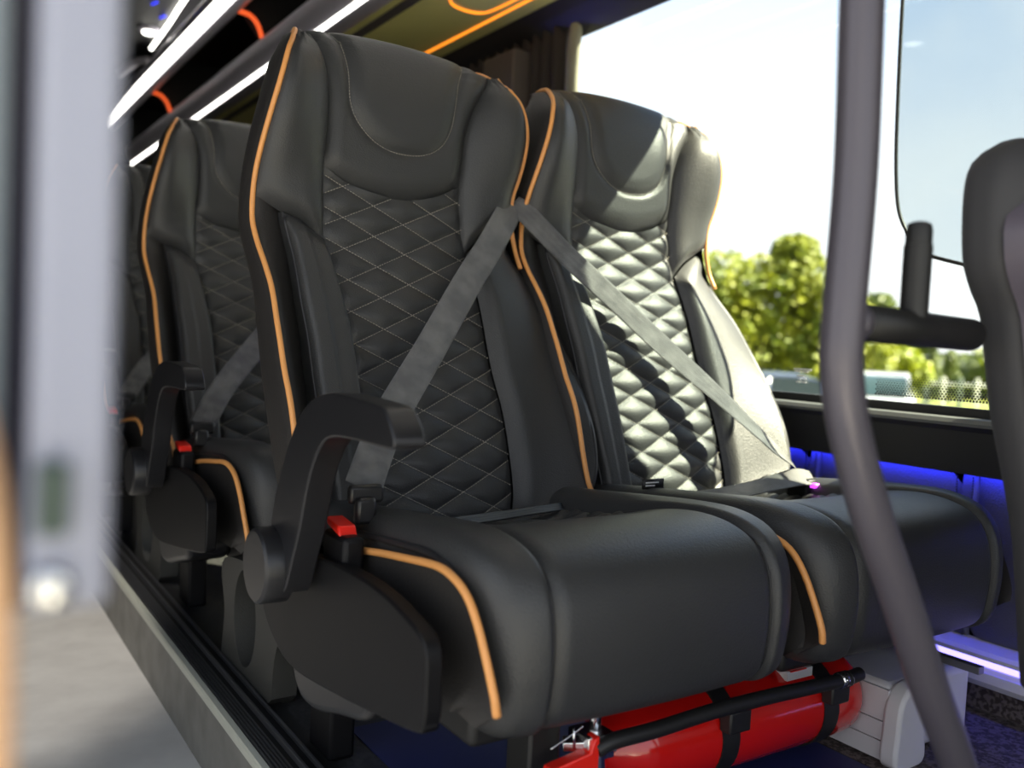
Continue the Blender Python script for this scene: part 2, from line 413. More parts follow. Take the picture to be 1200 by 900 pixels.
    WY = Curve1([(-.30,-.045),(-.2,-.045),(-.111,-.036),(-.04,-.012),(.037,.008),(.116,.025),(.2,.02)])
    mb = MB(); P = []; NU, NV = 26, 64
    for i in range(NU+7):
        row = []
        for j in range(NV+1):
            u = min(i/NU, 1); v = j/NV; v = v**.8 if v > 0 else 0
            tb = -.283; x0 = .126+u*.08; tt = CRR(min(x0, .20))-.0
            t = tb+(tt-tb)*v; xr = max(WRX(t), QR(t)+.01)
            x = QR(t)+(xr-QR(t))*u
            y = YC(t)+WY(t)*u*u
            e = (1-(1-min(1, u*5))**2)*(1-(1-min(1, (1-u)*1.5+.30))**2.2)*(1-(1-min(1, (1-v)*14))**2)
            y -= 0.024*e+0.006*(1-u)
            z = ZC(t)
            if i > NU:
                k = i-NU; a = k/6; y += .012+.05*a; x -= .006*math.sin(a*3.1)*-1+.010*a
            row.append((XC+x, y, z))
        P.append(row)
    mb.grid(P).build('lumbar_wing', M['leather'], root)
    wp = catmull([(XC+x, YC(t)+WY(t)-.006, ZC(t)) for t, x in WR], 6)
    MB().tube(wp, 0.0068, 8).build("wing_welt", M['welt'], root)
    # --- rear shell of the back
    mb = MB(); P = []
    ts = list(np.linspace(-.36, .47, 44))+[.49,.505,.515]
    for t in ts:
        xl, xr = XL(t), XR(t); y0 = base(xl, t)[0]; y1 = base(xr, t)[0]; z = base(xl, t)[1]
        s = 1.0 if t < .45 else 1-max(0, (t-.45))*3.2
        th = .105*s; ym = YC(min(t, .45))+th; y1 += .03*(1-sstep(.04, .16, t))
        row = [(xl+.003,y0+.004),(xl-.004,y0+.02),(xl-.006,y0+.045),(xl-.002,(y0+ym)/2+.02),(xl+.02,ym-.006),(xl+.06,ym+.008),(xl*.4,ym+.014),(0,ym+.016),(xr*.4,ym+.014),(xr-.06,ym+.008),(xr-.02,ym-.006),(xr+.002,(y1+ym)/2+.02),(xr+.006,y1+.045),(xr+.004,y1+.02),(xr-.003,y1+.004)]
        row = catmull([(XC+a, b, z) for a, b in row], 2)
        P.append(row)
    mb.grid(P)
    mb.build('back_shell', M['leather_side'], root)
    # --- tan piping, both sides, running over the top
    for side in (-1, 1):
        C = XL if side < 0 else XR
        pts = []
        for t in np.linspace(-.30 if side < 0 else .135, .585, 90):
            x = C(t); y, z = base(x, t); pts.append((XC+x+side*.002, y-.001, z))
        MB().tube(pts, 0.0043, 10).build('back_piping', M['piping'], root)
    # --- cushion
    cush(root)
    # --- pan, legs
    MB().box((.50,.80,-.44),(.93,1.22,-.395)).build('seat_pan', M['black'], root, bevel=.008)
    # --- buckle and belt
    bx = .455
    bk = MB().box((bx-.030,.985,-.315),(bx-.002,1.055,-.243)).build('buckle', M['plastic'], root, bevel=.006)
    MB().prism([(1.005,-.245),(1.045,-.237),(1.053,-.228),(1.012,-.233)], bx-.028, bx-.004).build('release_button', M['red'], bk, bevel=.002)
    return root

CPATH = Curve1  # placeholder name for readability
CUSH = [(.86,-.408),(.80,-.408),(.765,-.402),(.743,-.385),(.735,-.35),(.733,-.32),(.735,-.29),(.742,-.263),(.758,-.240),(.785,-.226),(.83,-.219),(.90,-.221),(1.0,-.230),(1.10,-.240),(1.22,-.252)]
CUSH_C = catmull(CUSH, 8)
_cl = [0]
for a, b in zip(CUSH_C[:-1], CUSH_C[1:]): _cl.append(_cl[-1]+math.hypot(*(b-a)))
_cl = np.array(_cl)/_cl[-1]; _cy = np.array([p[0] for p in CUSH_C]); _cz = np.array([p[1] for p in CUSH_C])
def cush_pt(x, v, push=0.0):
    # x absolute X, v along the profile
    y = np.interp(v, _cl, _cy); z = np.interp(v, _cl, _cz)
    e = 1e-3; ty = np.interp(v+e, _cl, _cy)-np.interp(v-e, _cl, _cy); tz = np.interp(v+e, _cl, _cz)-np.interp(v-e, _cl, _cz)
    L = math.hypot(ty, tz) or 1; ny, nzz = -tz/L, ty/L            # outward normal (up / forward)
    c = (x-.713)/.24
    front = 1-sstep(.45, .60, v)
    y += (-.014*(1-c*c)+.030*max(0, (abs(c)-.70)/.30)**2)*front
    # top hollow between the bolsters
    top = sstep(.50, .66, v)
    z += -.040*sstep(.48, .80, v)*(1-sstep(.50, .82, abs(c)))
    return (x, y+ny*push, z+nzz*push)
def cl(v): return .474+.022*(1-sstep(.0, .45, v))          # left limit of the cushion cover
def cr_(v): return .941-.022*(1-sstep(.0, .45, v))+.004*math.sin(v*3)
def s1(v): return .548+.004*sstep(.4, .7, v)
def s2(v): return .878-.008*sstep(.5, .9, v)
def cush(root):
    zones = [(cl, s1, 'cushion_bolster', .012, 'outerL'), (s1, s2, 'cushion_centre', .008, 'mid'), (s2, cr_, 'cushion_bolster', .012, 'outerR')]
    for fa, fb, nm, h, kind in zones:
        mb = MB(); P = []; NU = 90 if kind == 'mid' else 22; NV = 150
        ext = 6
        lo = -ext if kind == 'outerL' else 0; hi = NU+ext if kind == 'outerR' else NU
        for i in range(lo, hi+1):
            row = []
            for j in range(NV+1):
                v = j/NV; u = min(max(i/NU, 0), 1); x = fa(v)+(fb(v)-fa(v))*u
                if kind == 'mid':
                    e = 1-(1-min(1, min(u, 1-u)*18))**2; push = h*e
                    q = sstep(.70, .715, v)
                    if q > 0:
                        yy = np.interp(v, _cl, _cy)
                        a = (x-.62)/QS+(yy-.9)/.052; b = (x-.62)/QS-(yy-.9)/.052
                        push += q*(.009*abs(math.sin(math.pi*a)*math.sin(math.pi*b))**.45-.004)
                else:
                    e = 1-(1-min(1, min(u, 1-u)*6))**2; push = h*e
                    if kind == 'outerL': push -= .020*(1-min(1, u*2.2))**2.5
                    else: push -= .020*(1-min(1, (1-u)*2.2))**2.5
                p = list(cush_pt(x, v, push))
                if i < 0:     # tuck round the side
                    k = -i/ext; q = cush_pt(x, v, -.020-.03*k); p = [x-.001+.004*k, q[1], q[2]]
                if i > NU:
                    k = (i-NU)/ext; q = cush_pt(x, v, -.020-.10*k); p = [x+.001-.002*k, q[1], q[2]]
                row.append(tuple(p))
            P.append(row)
        mb.grid(P).build(nm, M['leather'], root)
    # welts
    for side, fx in ((-1, cl), (1, cr_)):
        pts = [cush_pt(fx(v)+side*.001, v, -.018) for v in np.linspace(.03, .90, 70)]
        MB().tube(pts, .0045, 8).build('cushion_welt', M['welt'], root)
    for fx in (s1, s2):
        pts = [cush_pt(fx(v), v, .0015) for v in np.linspace(.05, .72, 60)]
        MB().tube(pts, .0016, 6).build('cushion_seam', M['welt'], root)
    # side gusset with the tan piping
    pp = catmull([(1.075,-.285),(1.047,-.273),(.972,-.259),(.883,-.247),(.824,-.241),(.792,-.246),(.768,-.259),(.749,-.284),(.732,-.32),(.722,-.350),(.722,-.368)], 6)
    for sd in (-1, 1):
        n = len(pp); mb = MB(); P = []
        def gx(v): return (.4605+.020*v*v) if sd < 0 else (.953-.012*v*v)
        bot = [(1.12+( .80-1.12)*min(1, k/(n*.75)), -.38-.012*min(1, k/(n*.5))) for k in range(n)]
        for k, p in enumerate(pp):
            v = k/(n-1); q = bot[k] if k < n-4 else (.76,-.395); x = gx(v); row = []
            for j in range(9):
                w = j/8; row.append((x+(.004 if sd < 0 else -.004)*math.sin(w*3.0), p[0]+(q[0]-p[0])*w, p[1]+(q[1]-p[1])*w))
            P.append(row)
        mb.grid(P).build('side_gusset', M['leather_side'], root)
        if sd < 0: MB().tube([(gx(k/(n-1))-.0005, p[0], p[1]) for k, p in enumerate(pp)], .0046, 10).build('cushion_piping', M['piping'], root)

def ribbon(pts, widths, w=.047, th=.0013, ribs=True):
    # pts: centre points, widths: width direction per point
    C = catmull(pts, 10); D = catmull(widths, 10); mb = MB(); P = []
    for i, (p, d) in enumerate(zip(C, D)):
        p = Vector(p); d = Vector(d); t = (Vector(C[min(i+1, len(C)-1)])-Vector(C[max(i-1, 0)])).normalized()
        d = (d-t*d.dot(t)).normalized(); n = t.cross(d)
        row = []
        for k in range(13):
            s = k/12-.5; bul = .0006*abs(math.sin(math.pi*k/3)) if ribs else 0
            row.append(p+d*s*w+n*(th/2+bul))
        for k in range(12, -1, -1):
            s = k/12-.5; row.append(p+d*s*w-n*(th/2))
        P.append(row)
    mb.grid(P, cv=True); return mb

def add_belt_left(root):      # from the right shoulder down to the buckle on the left
    ribbon([(.905,1.405,.262),(.887,1.372,.241),(.82,1.325,.165),(.756,1.285,.098),(.649,1.21,-.017),(.562,1.145,-.103),(.523,1.11,-.147),(.485,1.07,-.198)],
           [(.75,-.1,-.55),(.75,-.12,-.55),(.77,-.15,-.55),(.77,-.17,-.5),(.77,-.2,-.5),(.77,-.25,-.45),(.77,-.3,-.4),(.75,-.35,-.4)], w=.050).build('shoulder_belt', M['web'], root)
    mb = MB().box((.462,1.035,-.240),(.490,1.050,-.205)).box((.455,1.045,-.215),(.505,1.056,-.190))
    mb.build('belt_tongue', M['plastic_arm'], root, bevel=.008)
    ribbon([(.50,1.04,-.243),(.571,1.06,-.252),(.712,1.11,-.259),(.819,1.13,-.258),(.90,1.16,-.262)],
           [(0,.5,.6),(0,.5,.5),(0,.5,.35),(0,.5,.3),(0,.5,.3)], w=.017).build('lap_belt', M['rubber'], root)
    MB().box((.885,1.395,.20),(.925,1.45,.29)).build('belt_guide', M['plastic'], root, bevel=.008)

def add_belt_right(root):     # from the left shoulder down to the window side (written for the neighbouring seat)
    ribbon([(.895,1.43,.262),(.915,1.375,.243),(.985,1.32,.162),(1.096,1.305,.084),(1.190,1.277,.008),(1.280,1.222,-.076),(1.352,1.155,-.160),(1.37,1.095,-.209)],
           [(.7,.2,.65),(.7,.2,.65),(.73,.2,.6),(.72,.2,.62),(.68,.25,.68),(.55,.5,.68),(.4,.75,.55),(.2,.85,.4)], w=.048).build('shoulder_belt', M['web'], root)
    ribbon([(1.395,1.07,-.228),(1.36,1.075,-.222),(1.27,1.085,-.236),(1.18,1.10,-.250),(1.09,1.13,-.262)],
           [(0,.5,.45),(0,.6,.35),(0,.7,.2),(0,.7,.2),(0,.7,.2)], w=.045).build('lap_belt', M['web'], root)
    MB().box((1.365,1.06,-.30),(1.395,1.11,-.225)).build('buckle_stalk', M['plastic'], root, bevel=.006)
    MB().box((1.372,1.05,-.240),(1.392,1.062,-.232)).build('belt_light', M['led_magenta'], root)

def add_arm(root):
    # pivot disc, arm, side cover
    piv = MB().lathe([(0,0),(0,.043),(.003,.0465),(.006,.0475),(.036,.0475),(.040,.043),(.040,0)], (.350,1.088,-.292), n=40).build('armrest_pivot', M['plastic_arm'], root, angle=30)
    ol = catmull([(1.10,-.31),(1.103,-.26),(1.088,-.205),(1.06,-.155),(1.03,-.115),(1.003,-.090),(.967,-.073),(.915,-.064),(.85,-.065),(.793,-.068),(.777,-.076),(.764,-.090),(.760,-.100),(.768,-.107),(.85,-.108),(.905,-.111),(.938,-.121),(.965,-.148),(.985,-.187),(1.0,-.23),(1.02,-.27),(1.05,-.32)], 3, closed=True)
    arm = MB().prism([tuple(p) for p in ol], .374, .408).build('armrest', M['plastic_arm'], root, bevel=.006, seg=3, angle=45)
    # padded inset on the arm's outer face
    ctr = np.mean(ol, axis=0)
    cov = catmull([(1.24,-.318),(1.17,-.300),(1.10,-.285),(1.02,-.274),(.918,-.270),(.851,-.273),(.80,-.282),(.765,-.292),(.752,-.308),(.750,-.345),(.752,-.376),(.768,-.390),(.882,-.410),(.965,-.423),(1.107,-.44),(1.19,-.425),(1.245,-.384)], 4, closed=True)
    MB().prism([tuple(p) for p in cov], .414, .434).build('side_cover', M['plastic'], root, bevel=.007, seg=3, angle=40)
    low = catmull([(1.14,-.41),(1.13,-.45),(1.10,-.475),(1.05,-.475),(.98,-.455),(.90,-.43),(.90,-.39),(1.0,-.38)], 4, closed=True)
    MB().prism([tuple(p) for p in low], .42, .50).build('recline_housing', M['plastic_arm'], root, bevel=.01, seg=3, angle=40)

def add_legs(root):
    # aisle side frame leg with long oval hole
    n = 36; outer = catmull([(1.66,-.605),(1.645,-.52),(1.65,-.42),(1.30,-.40),(1.33,-.46),(1.365,-.52),(1.375,-.605)], 6, closed=False)
    outer = [np.array(p) for p in outer]; outer = outer+[np.array((1.52,-.605))]
    ctr = np.array((1.525,-.50)); no, inner = [], []
    for k in range(48):
        a = k*2*math.pi/48+.01; d = np.array((math.cos(a), math.sin(a))); best = 9
        for p, q in zip(outer, outer[1:]+outer[:1]):
            e = q-p; den = d[0]*e[1]-d[1]*e[0]
            if abs(den) < 1e-9: continue
            w = p-ctr; tt = (w[0]*e[1]-w[1]*e[0])/den; uu = (w[0]*d[1]-w[1]*d[0])/den
            if tt > 0 and -1e-6 <= uu <= 1+1e-6: best = min(best, tt)
        no.append(tuple(ctr+d*best)); inner.append((ctr[0]+d[0]*min(.062, best-.02), ctr[1]+d[1]*min(.085, best-.015)))
    outer = no
    mbl = MB().ring([tuple(p) for p in outer], inner, .478, .520)
    mbl.build('leg', M['leg_grey'], root, angle=35)
    # front leg post and cross bars
    MB().box((.600,.83,-.605),(.645,.88,-.40)).build('leg', M['black'], root, bevel=.004)
    MB().box((.49,1.16,-.605),(.53,1.24,-.40)).build('leg', M['plastic'], root, bevel=.006)
    MB().box((.50,1.16,-.44),(.90,1.20,-.41)).build('cross_bar', M['black'], root, bevel=.004)

def shift_children(root, dx, dy=0):
    root.location.x += dx; root.location.y += dy
def dup(root, label, skip=()):
    r = root.copy(); COL.objects.link(r); r['label'] = label
    for ch in list(root.children):
        if ch.name.split('.')[0] in skip: continue
        c = ch.copy(); COL.objects.link(c); c.parent = r
        for g in list(ch.children):
            d = g.copy(); COL.objects.link(d); d.parent = c
    return r

GROUP = 'quilted charcoal passenger seats with tan piping'
seat = make_seat('passenger_seat', 'nearest charcoal quilted passenger seat on the aisle, with armrest and diagonal grey belt', GROUP, False, True)
seat2 = dup(seat, 'sunlit quilted passenger seat beside the window, right of the nearest seat', skip=('buckle',))
seat2.location.x += 0.5
add_belt_left(seat); add_arm(seat); add_legs(seat)
add_belt_right(seat2)
MB().box((.985,1.085,-.228),(1.03,1.088,-.212)).build('care_tag', M['black'], seat2)
MB().box((.990,1.0842,-.2185),(1.018,1.0850,-.2165)).box((.990,1.0842,-.2235),(1.010,1.0850,-.2215)).build('tag_print', M['white_print'], seat2, smooth=False)
seat3 = dup(seat, 'aisle seat in the second row, partly behind the nearest seat'); seat3.location.y += 0.80
seat4 = dup(seat, 'aisle seat in the rear row, only a dark sliver left of the second row seat'); seat4.location.y += 1.60
for s_ in (seat3, seat4):
    for ch in list(s_.children):
        if ch.name.split('.')[0] == 'lap_belt': pass

# ------------------------------------------------------------------ bus shell
def sbox(name, a, b, m, bevel=0): return struct(MB().box(a, b).build(name, m, smooth=bool(bevel), bevel=bevel))
sbox('floor', (-.80,-1.2,-.80), (.412,6.0,-.735), M['aisle'])
plat = sbox('floor', (.412,-1.2,-.735), (1.62,6.0,-.605), M['platform'])
riser = sbox('trim_1', (.404,-.2,-.735), (.4125,6.0,-.612), mat('grey_wood_riser', (0.13,0.125,0.11), 0.55, noise=(14,0.2,(0.22,0.21,0.185))))
nos = struct(MB().prism([(.402,-.618),(.402,-.607),(.404,-.603),(.4125,-.602),(.4125,-.618)], -.2, 6.0, 'y').build('trim_2', M['nosing'], smooth=False))
trk = thing('seat_track', (.455,3,-.605), 'dark aluminium seat track running along the platform edge beside the cream nosing', 'track')
for i, x in enumerate((.4145,.4200,.4255,.4310,.4365)):
    MB().box((x,.2,-.605),(x+.0028,6.0,-.6005)).build('rib', M['alu'], trk, smooth=False)
MB().box((.413,.2,-.6055),(.500,6.0,-.6035)).build('track_base', M['black'], trk, smooth=False)
MB().box((.449,.2,-.605),(.454,6.0,-.594)).build('rail', M['alu'], trk, bevel=.001)
MB().box((.470,.2,-.605),(.475,6.0,-.597)).build('rail', M['alu'], trk, bevel=.001)
cpt = tag(MB().box((1.19,.15,-.607),(1.60,1.8,-.6035)).build('carpet', M['carpet'], smooth=False), 'dark brown textured carpet strip on the floor below the window wall', 'carpet')

tag(MB().box((.56,.35,-.607),(1.185,1.25,-.6035)).build('blue_glow_floor', mat('led_glow_blue', (.012,.018,.10), .55), smooth=False), 'dark floor patch coloured with blue LED glow beneath the red fire extinguisher', 'floor patch')  # blue glow of the LEDs on the floor, put into this box's colour
# right wall
Xw = 1.62
sbox('wall_right', (1.60,-1.2,-.605), (1.66,6.0,-.105), M['wall_black'])
sbox('wall_right', (1.60,2.24,-.105), (1.66,6.0,1.35), M['wall_black'])
sbox('wall_right', (1.60,-1.2,-.105), (1.68,.81,1.35), M['wall_black'])
sbox('wall_right', (1.60,.66,1.002), (1.66,2.24,1.35), M['wall_black'])
# black trim below glass, with pale ledge
lg = struct(MB().prism([(1.60,-.184),(1.574,-.184),(1.574,-.197),(1.569,-.197),(1.562,-.12),(1.556,-.108),(1.562,-.099),(1.60,-.099)], .2, 2.6, 'y').build('trim_3', M['wall_black'], smooth=False))
lg2 = struct(MB().prism([(1.5555,-.1105),(1.5545,-.105),(1.5615,-.0975),(1.605,-.0965),(1.605,-.0995),(1.5625,-.1005)], .2, 2.6, 'y').build('trim_4', M['ledge'], smooth=False))
sbox('trim_5', (1.612,.66,-.105), (1.63,2.24,-.080), M['wall_black'])
# upholstered side panel under the ledge (lit blue)
sp = thing('side_wall_padding', (1.58,1.2,-.50), 'padded dark side panel glowing blue under the window ledge', 'wall panel')
ys = [.15,.55,.87,.90,1.21,1.235,1.7,2.3,2.9]
for y0, y1 in zip(ys[:-1], ys[1:]):
    mb = MB(); P = []
    for i in range(13):
        row = []
        for j in range(13):
            u = i/12; v = j/12; e = (1-(1-min(1, min(u,1-u)*8))**2)*(1-(1-min(1, min(v,1-v)*8))**2)
            row.append((1.600-.012*e, y0+(y1-y0)*u, -.505+.31*v))
        P.append(row)
    mb.grid(P).build('padded_panel', M['vinyl_blue'], sp)
for y in (.87,.90,1.21,1.235):
    st = MB(); 
    for k in range(60):
        z = -.50+k*.005; st.box((1.586,y-.0006+.006,z),(1.590,y+.0006+.006,z+.003))
    st.build('stitching', M['black'], sp, smooth=False, kind='stuff')
led_b = tag(MB().box((1.577,.3,-.1875),(1.588,2.6,-.1845)).build('led_strip', M['led_blue'], smooth=False), 'blue LED strip glowing beneath the window ledge', 'light')
# LED moulding at the foot of the wall
lm = thing('led_moulding', (1.57,1.2,-.56), 'pale lilac lit moulding along the foot of the window wall', 'moulding')
MB().prism([(1.60,-.49),(1.555,-.497),(1.548,-.503),(1.548,-.510),(1.60,-.514)], .2, 3.0, 'y').build('upper_lip', M['cream_trim'], lm, smooth=False)
MB().prism([(1.60,-.524),(1.553,-.524),(1.541,-.530),(1.538,-.545),(1.546,-.556),(1.60,-.558)], .2, 3.0, 'y').build('lower_lip', M['cream_trim'], lm, smooth=False)
MB().box((1.556,.2,-.523),(1.562,3.0,-.513)).build('led_strip', M['led_violet'], lm, smooth=False)
sbox('trim_6', (1.565,.2,-.605), (1.60,3.0,-.556), M['carpet'])
# aluminium heater duct under the seats
du = thing('floor_duct', (1.3,1.2,-.605), 'pale grooved metal duct on the floor behind the red extinguisher', 'duct')
for k, (z0, z1) in enumerate([(-.600,-.572),(-.570,-.542),(-.540,-.492)]):
    MB().box((1.215,.775,z0),(1.22,1.4,z1)).build('side_plank', M['cream_trim'], du, smooth=False)
MB().box((1.22,.775,-.60),(1.44,1.4,-.485)).build('duct_body', M['cream_trim'], du, bevel=.012, seg=3)
ec = catmull([(1.208,-.603),(1.206,-.55),(1.212,-.505),(1.235,-.482),(1.27,-.488),(1.275,-.55),(1.275,-.603)], 4, closed=True)
MB().prism([tuple(p) for p in ec], .748, .778, 'y').build('end_cap', M['cream_trim'], du, bevel=.006, seg=3, angle=35)
tag(MB().box((1.36,.72,-.474),(1.375,1.6,-.462)).build('seat_rail', M['alu'], smooth=False, bevel=.001), 'thin metal rail running above the floor duct under the window seat', 'rail')

# window: big pane, gasket, tinted sliding pane, frit dots
gl = struct(MB().box((1.640,.64,-.10),(1.644,2.26,1.02)).build('window_1', M['glass'], smooth=False))
tint = thing('sliding_window_pane', (1.63,.5,.16), 'blue tinted window pane with dark rounded edge at the upper right', 'window pane')
yz = catmull([(1.112,1.02),(1.111,.72),(1.106,.5),(1.100,.38),(1.088,.30),(1.062,.25),(1.03,.215),(1.0,.202),(.90,.175),(.80,.152),(.60,.11)], 5)
MB().prism([tuple(p) for p in yz]+[(.60,1.02)], 1.628, 1.632).build('tinted_glass', M['glass_tint'], tint, smooth=False)
MB().tube([(1.628,a,b) for a, b in yz], .0038, 8).build('gasket', M['rubber'], tint)
fd = MB()
for r in range(9):
    for k in range(240):
        y = .66+k*.0062+(r % 2)*.0031; z = -.068+r*.0048; s = .0021-.00017*r
        if y > 1.12: continue
        fd.box((1.6385,y-s,z-s),(1.6395,y+s,z+s))
fd = fd.build('frit_dots', M['black'], gl, smooth=False, kind='stuff', fix=False)
gm = MB()
for zz, segs in ((-.028,[(0,.048)]),(-.033,[(.004,.02),(.024,.04)]),(-.043,[(.010,.030)]),(-.049,[(.014,.022),(.026,.036)]),(-.056,[(.010,.018),(.02,.036)])):
    for a, b in segs: gm.box((1.6385,1.33-b,zz-.0014),(1.6395,1.33-a,zz+.0014))
gm.build('glass_stamp', M['white_print'], gl, smooth=False)

# curtain and pillar
cu = thing('curtain', (1.55,2.4,-.1), 'dark gathered curtain tied at the rear edge of the window', 'curtain')
mb = MB(); P = []
for i in range(60):
    y = 2.16+i*.009; x = 1.565+.018*math.sin(i*1.05)
    P.append([(x, y, .96-.96*k/20) for k in range(21)])
mb.grid(P); mb.build('drape', M['curtain'], cu)
MB().tube([(1.575,2.125+.012*math.sin(k*.5),.955-.05*k) for k in range(20)], [.026]*20, 8, flat=(.6,1)).build('lit_edge', M['curtain_lit_edge'], cu)
sbox('trim_7', (1.50,2.34,-.1), (1.58,2.52,.90), M['pillar'], .006)
pn = thing('switch_panel', (1.46,2.35,.55), 'small panel with glowing blue rim behind the two headrests', 'light')
MB().box((1.44,2.38,.50),(1.50,2.42,.74)).build('panel_body', M['black'], pn, bevel=.006)
MB().box((1.482,2.372,.50),(1.489,2.379,.73)).build('blue_rim', M['led_blue'], pn, smooth=False)
MB().box((1.41,2.372,.675),(1.475,2.379,.70)).build('white_strip', M['led_white'], pn, smooth=False)

# luggage rack
rk = thing('luggage_rack', (1.3,3,.98), 'overhead luggage rack with white and orange light strips and underside tinted olive for bounced light', 'luggage rack')
MB().box((1.115,.3,.982),(1.60,5.9,.995)).build('underside_panel', M['rack_under'], rk, smooth=False)
MB().box((1.165,.3,.979),(1.20,5.9,.984)).build('groove_strip', M['pillar'], rk, smooth=False)
MB().prism([(1.60,.90),(1.60,.984),(1.50,.984),(1.53,.955)], .3, 5.9, 'y').build('wall_cove', M['wall_black'], rk, smooth=False)
tr = [(1.145,.985),(1.115,.970),(1.075,.966),(1.060,.972),(1.030,1.02),(1.020,1.055),(1.032,1.075),(1.055,1.08),(1.12,1.04)]
MB().prism(tr, .3, 5.9, 'y').build('front_trim', M['rack_trim'], rk, bevel=.006, angle=50)
MB().prism([(1.062,.9665),(1.057,.969),(1.0525,.978),(1.056,.980),(1.060,.973),(1.063,.970)], .3, 5.9, 'y').build('led_strip', M['led_white'], rk, smooth=False)
MB().box((1.05,.3,1.04),(1.60,5.9,1.06)).build('shelf_floor', M['ceiling'], rk, smooth=False)
MB().prism([(.955,1.155),(.93,1.15),(.905,1.17),(.885,1.235),(.892,1.258),(.93,1.262),(.96,1.345),(.99,1.345),(.99,1.20)], .3, 5.9, 'y').build('upper_fascia', M['rack_trim'], rk, bevel=.004, angle=50)
MB().prism([(.912,1.163),(.904,1.169),(.8945,1.208),(.891,1.207),(.900,1.167),(.910,1.160)], .3, 5.9, 'y').build('led_strip', M['led_white'], rk, smooth=False)
for Y in (1.4,2.4,3.36,4.80):
    pts = catmull([(.955,Y,1.16),(.985,Y-.04,1.14),(1.01,Y-.05,1.11),(1.03,Y-.04,1.07)], 6)
    MB().tube(pts, .008, 8).build('orange_divider', M['led_red'], rk)
    MB().prism([(1.04,1.06),(.965,1.16),(.99,1.34),(1.58,1.34),(1.58,1.06)], Y, Y+.01, 'y').build('divider', M['ceiling'], rk, smooth=False)
MB().box((1.437,.5,.9775),(1.4425,3.4,.982)).build('orange_strip', M['led_orange'], rk, smooth=False)
lp = catmull([(1.24,2.2),(1.25,2.30),(1.30,2.36),(1.38,2.36),(1.405,2.28),(1.405,2.0),(1.405,1.2),(1.37,1.12),(1.28,1.12),(1.24,1.2)], 6, closed=True)
MB().tube([(a,b,.979) for a, b in lp], .0032, 6, closed=True).build('orange_loop', M['led_orange'], rk)
MB().prism([(a,b) for a, b in catmull([(1.25,2.2),(1.27,2.3),(1.37,2.33),(1.39,2.2),(1.39,1.2),(1.36,1.13),(1.28,1.13),(1.25,1.2)], 4, closed=True)], .977, .983, 'z').build('light_panel', M['rack_under'], rk, smooth=False)

sbox('ceiling', (-.85,-1.2,1.345), (1.68,6.0,1.40), M['ceiling'])
sbox('wall_front', (.60,-1.26,-.80), (1.68,-1.2,-.30), M['wall_black'])
sbox('wall_front', (.60,-1.26,1.05), (1.68,-1.2,1.40), M['wall_black'])
sbox('wall_back', (-.85,6.0,-.80), (1.68,6.06,1.40), M['wall_black'])
sbox('wall_left', (-.90,1.3,-.80), (-.85,6.0,1.40), M['wall_black'])
# ceiling details over the aisle
sp1 = thing('ceiling_spotlight', (.85,4.4,1.33), 'round lit ceiling spotlight at the top left', 'light')
MB().lathe([(0,.05),(.006,.052),(.012,.045),(.016,.03),(.016,0)], (.848,4.40,1.345), axis=(0,0,-1), n=24).build('bezel', M['rack_trim'], sp1)
MB().lathe([(0,.03),(.012,.026),(.016,0)], (.848,4.40,1.332), axis=(0,0,-1), n=20).build('lens', M['led_white'], sp1)
for i, (Y, lb) in enumerate(((.60,'unseen ceiling downlight added to brighten the aisle beside the nearest seat'),(2.3,'unseen ceiling downlight added to brighten the aisle by the second row'))):
    dl = thing('added_downlight', (-.20,Y,1.33), lb, 'light')
    MB().lathe([(0,.05),(.006,.052),(.012,.045),(.014,.036)], (-.20,Y,1.345), axis=(0,0,-1), n=24).build('bezel', M['rack_trim'], dl)
    MB().lathe([(0,.036),(.002,.03),(.003,0)], (-.20,Y,1.335), axis=(0,0,-1), n=20).build('lens', M['led_white'], dl)
    ld = bpy.data.lights.new('downlight', 'SPOT'); ld.energy = 90; ld.spot_size = math.radians(46); ld.spot_blend = .4; ld.shadow_soft_size = .035; ld.color = (1,.95,.88)  # unseen spot lamps, added to brighten the aisle floor
    lo = bpy.data.objects.new('downlight', ld); COL.objects.link(lo); lo.location = (-.20,Y,1.325+H)
tag(MB().tube(catmull([(.885,3.2,1.335),(.882,3.8,1.335),(.893,4.2,1.325),(.90,4.60,1.315)], 8), .009, 8).build('light_tube', M['led_white']), 'bent white light tube along the ceiling at the top left', 'light')
br = thing('ceiling_bracket', (.88,5.0,1.2), 'grey bent metal bracket beside the bent light tube', 'bracket')
MB().tube(catmull([(.80,4.9,1.24),(.87,4.8,1.29),(.925,4.75,1.29),(.945,4.9,1.26),(.955,5.3,1.22)], 6), .022, 8).build('tube', M['rack_trim'], br)
for (x, y), lb in zip(((.885,3.60),(.865,4.15),(.80,4.0)), ('tiny blue ceiling light nearest the upper white light strip', 'tiny blue ceiling light just right of the bent light tube', 'faint tiny blue ceiling light above the round spotlight')):
    tag(MB().tube([(x,y,1.336),(x-.01,y+.05,1.339)], .005, 6).build('blue_light', M['led_dim_blue']), lb, 'light', 'tiny blue ceiling lights')

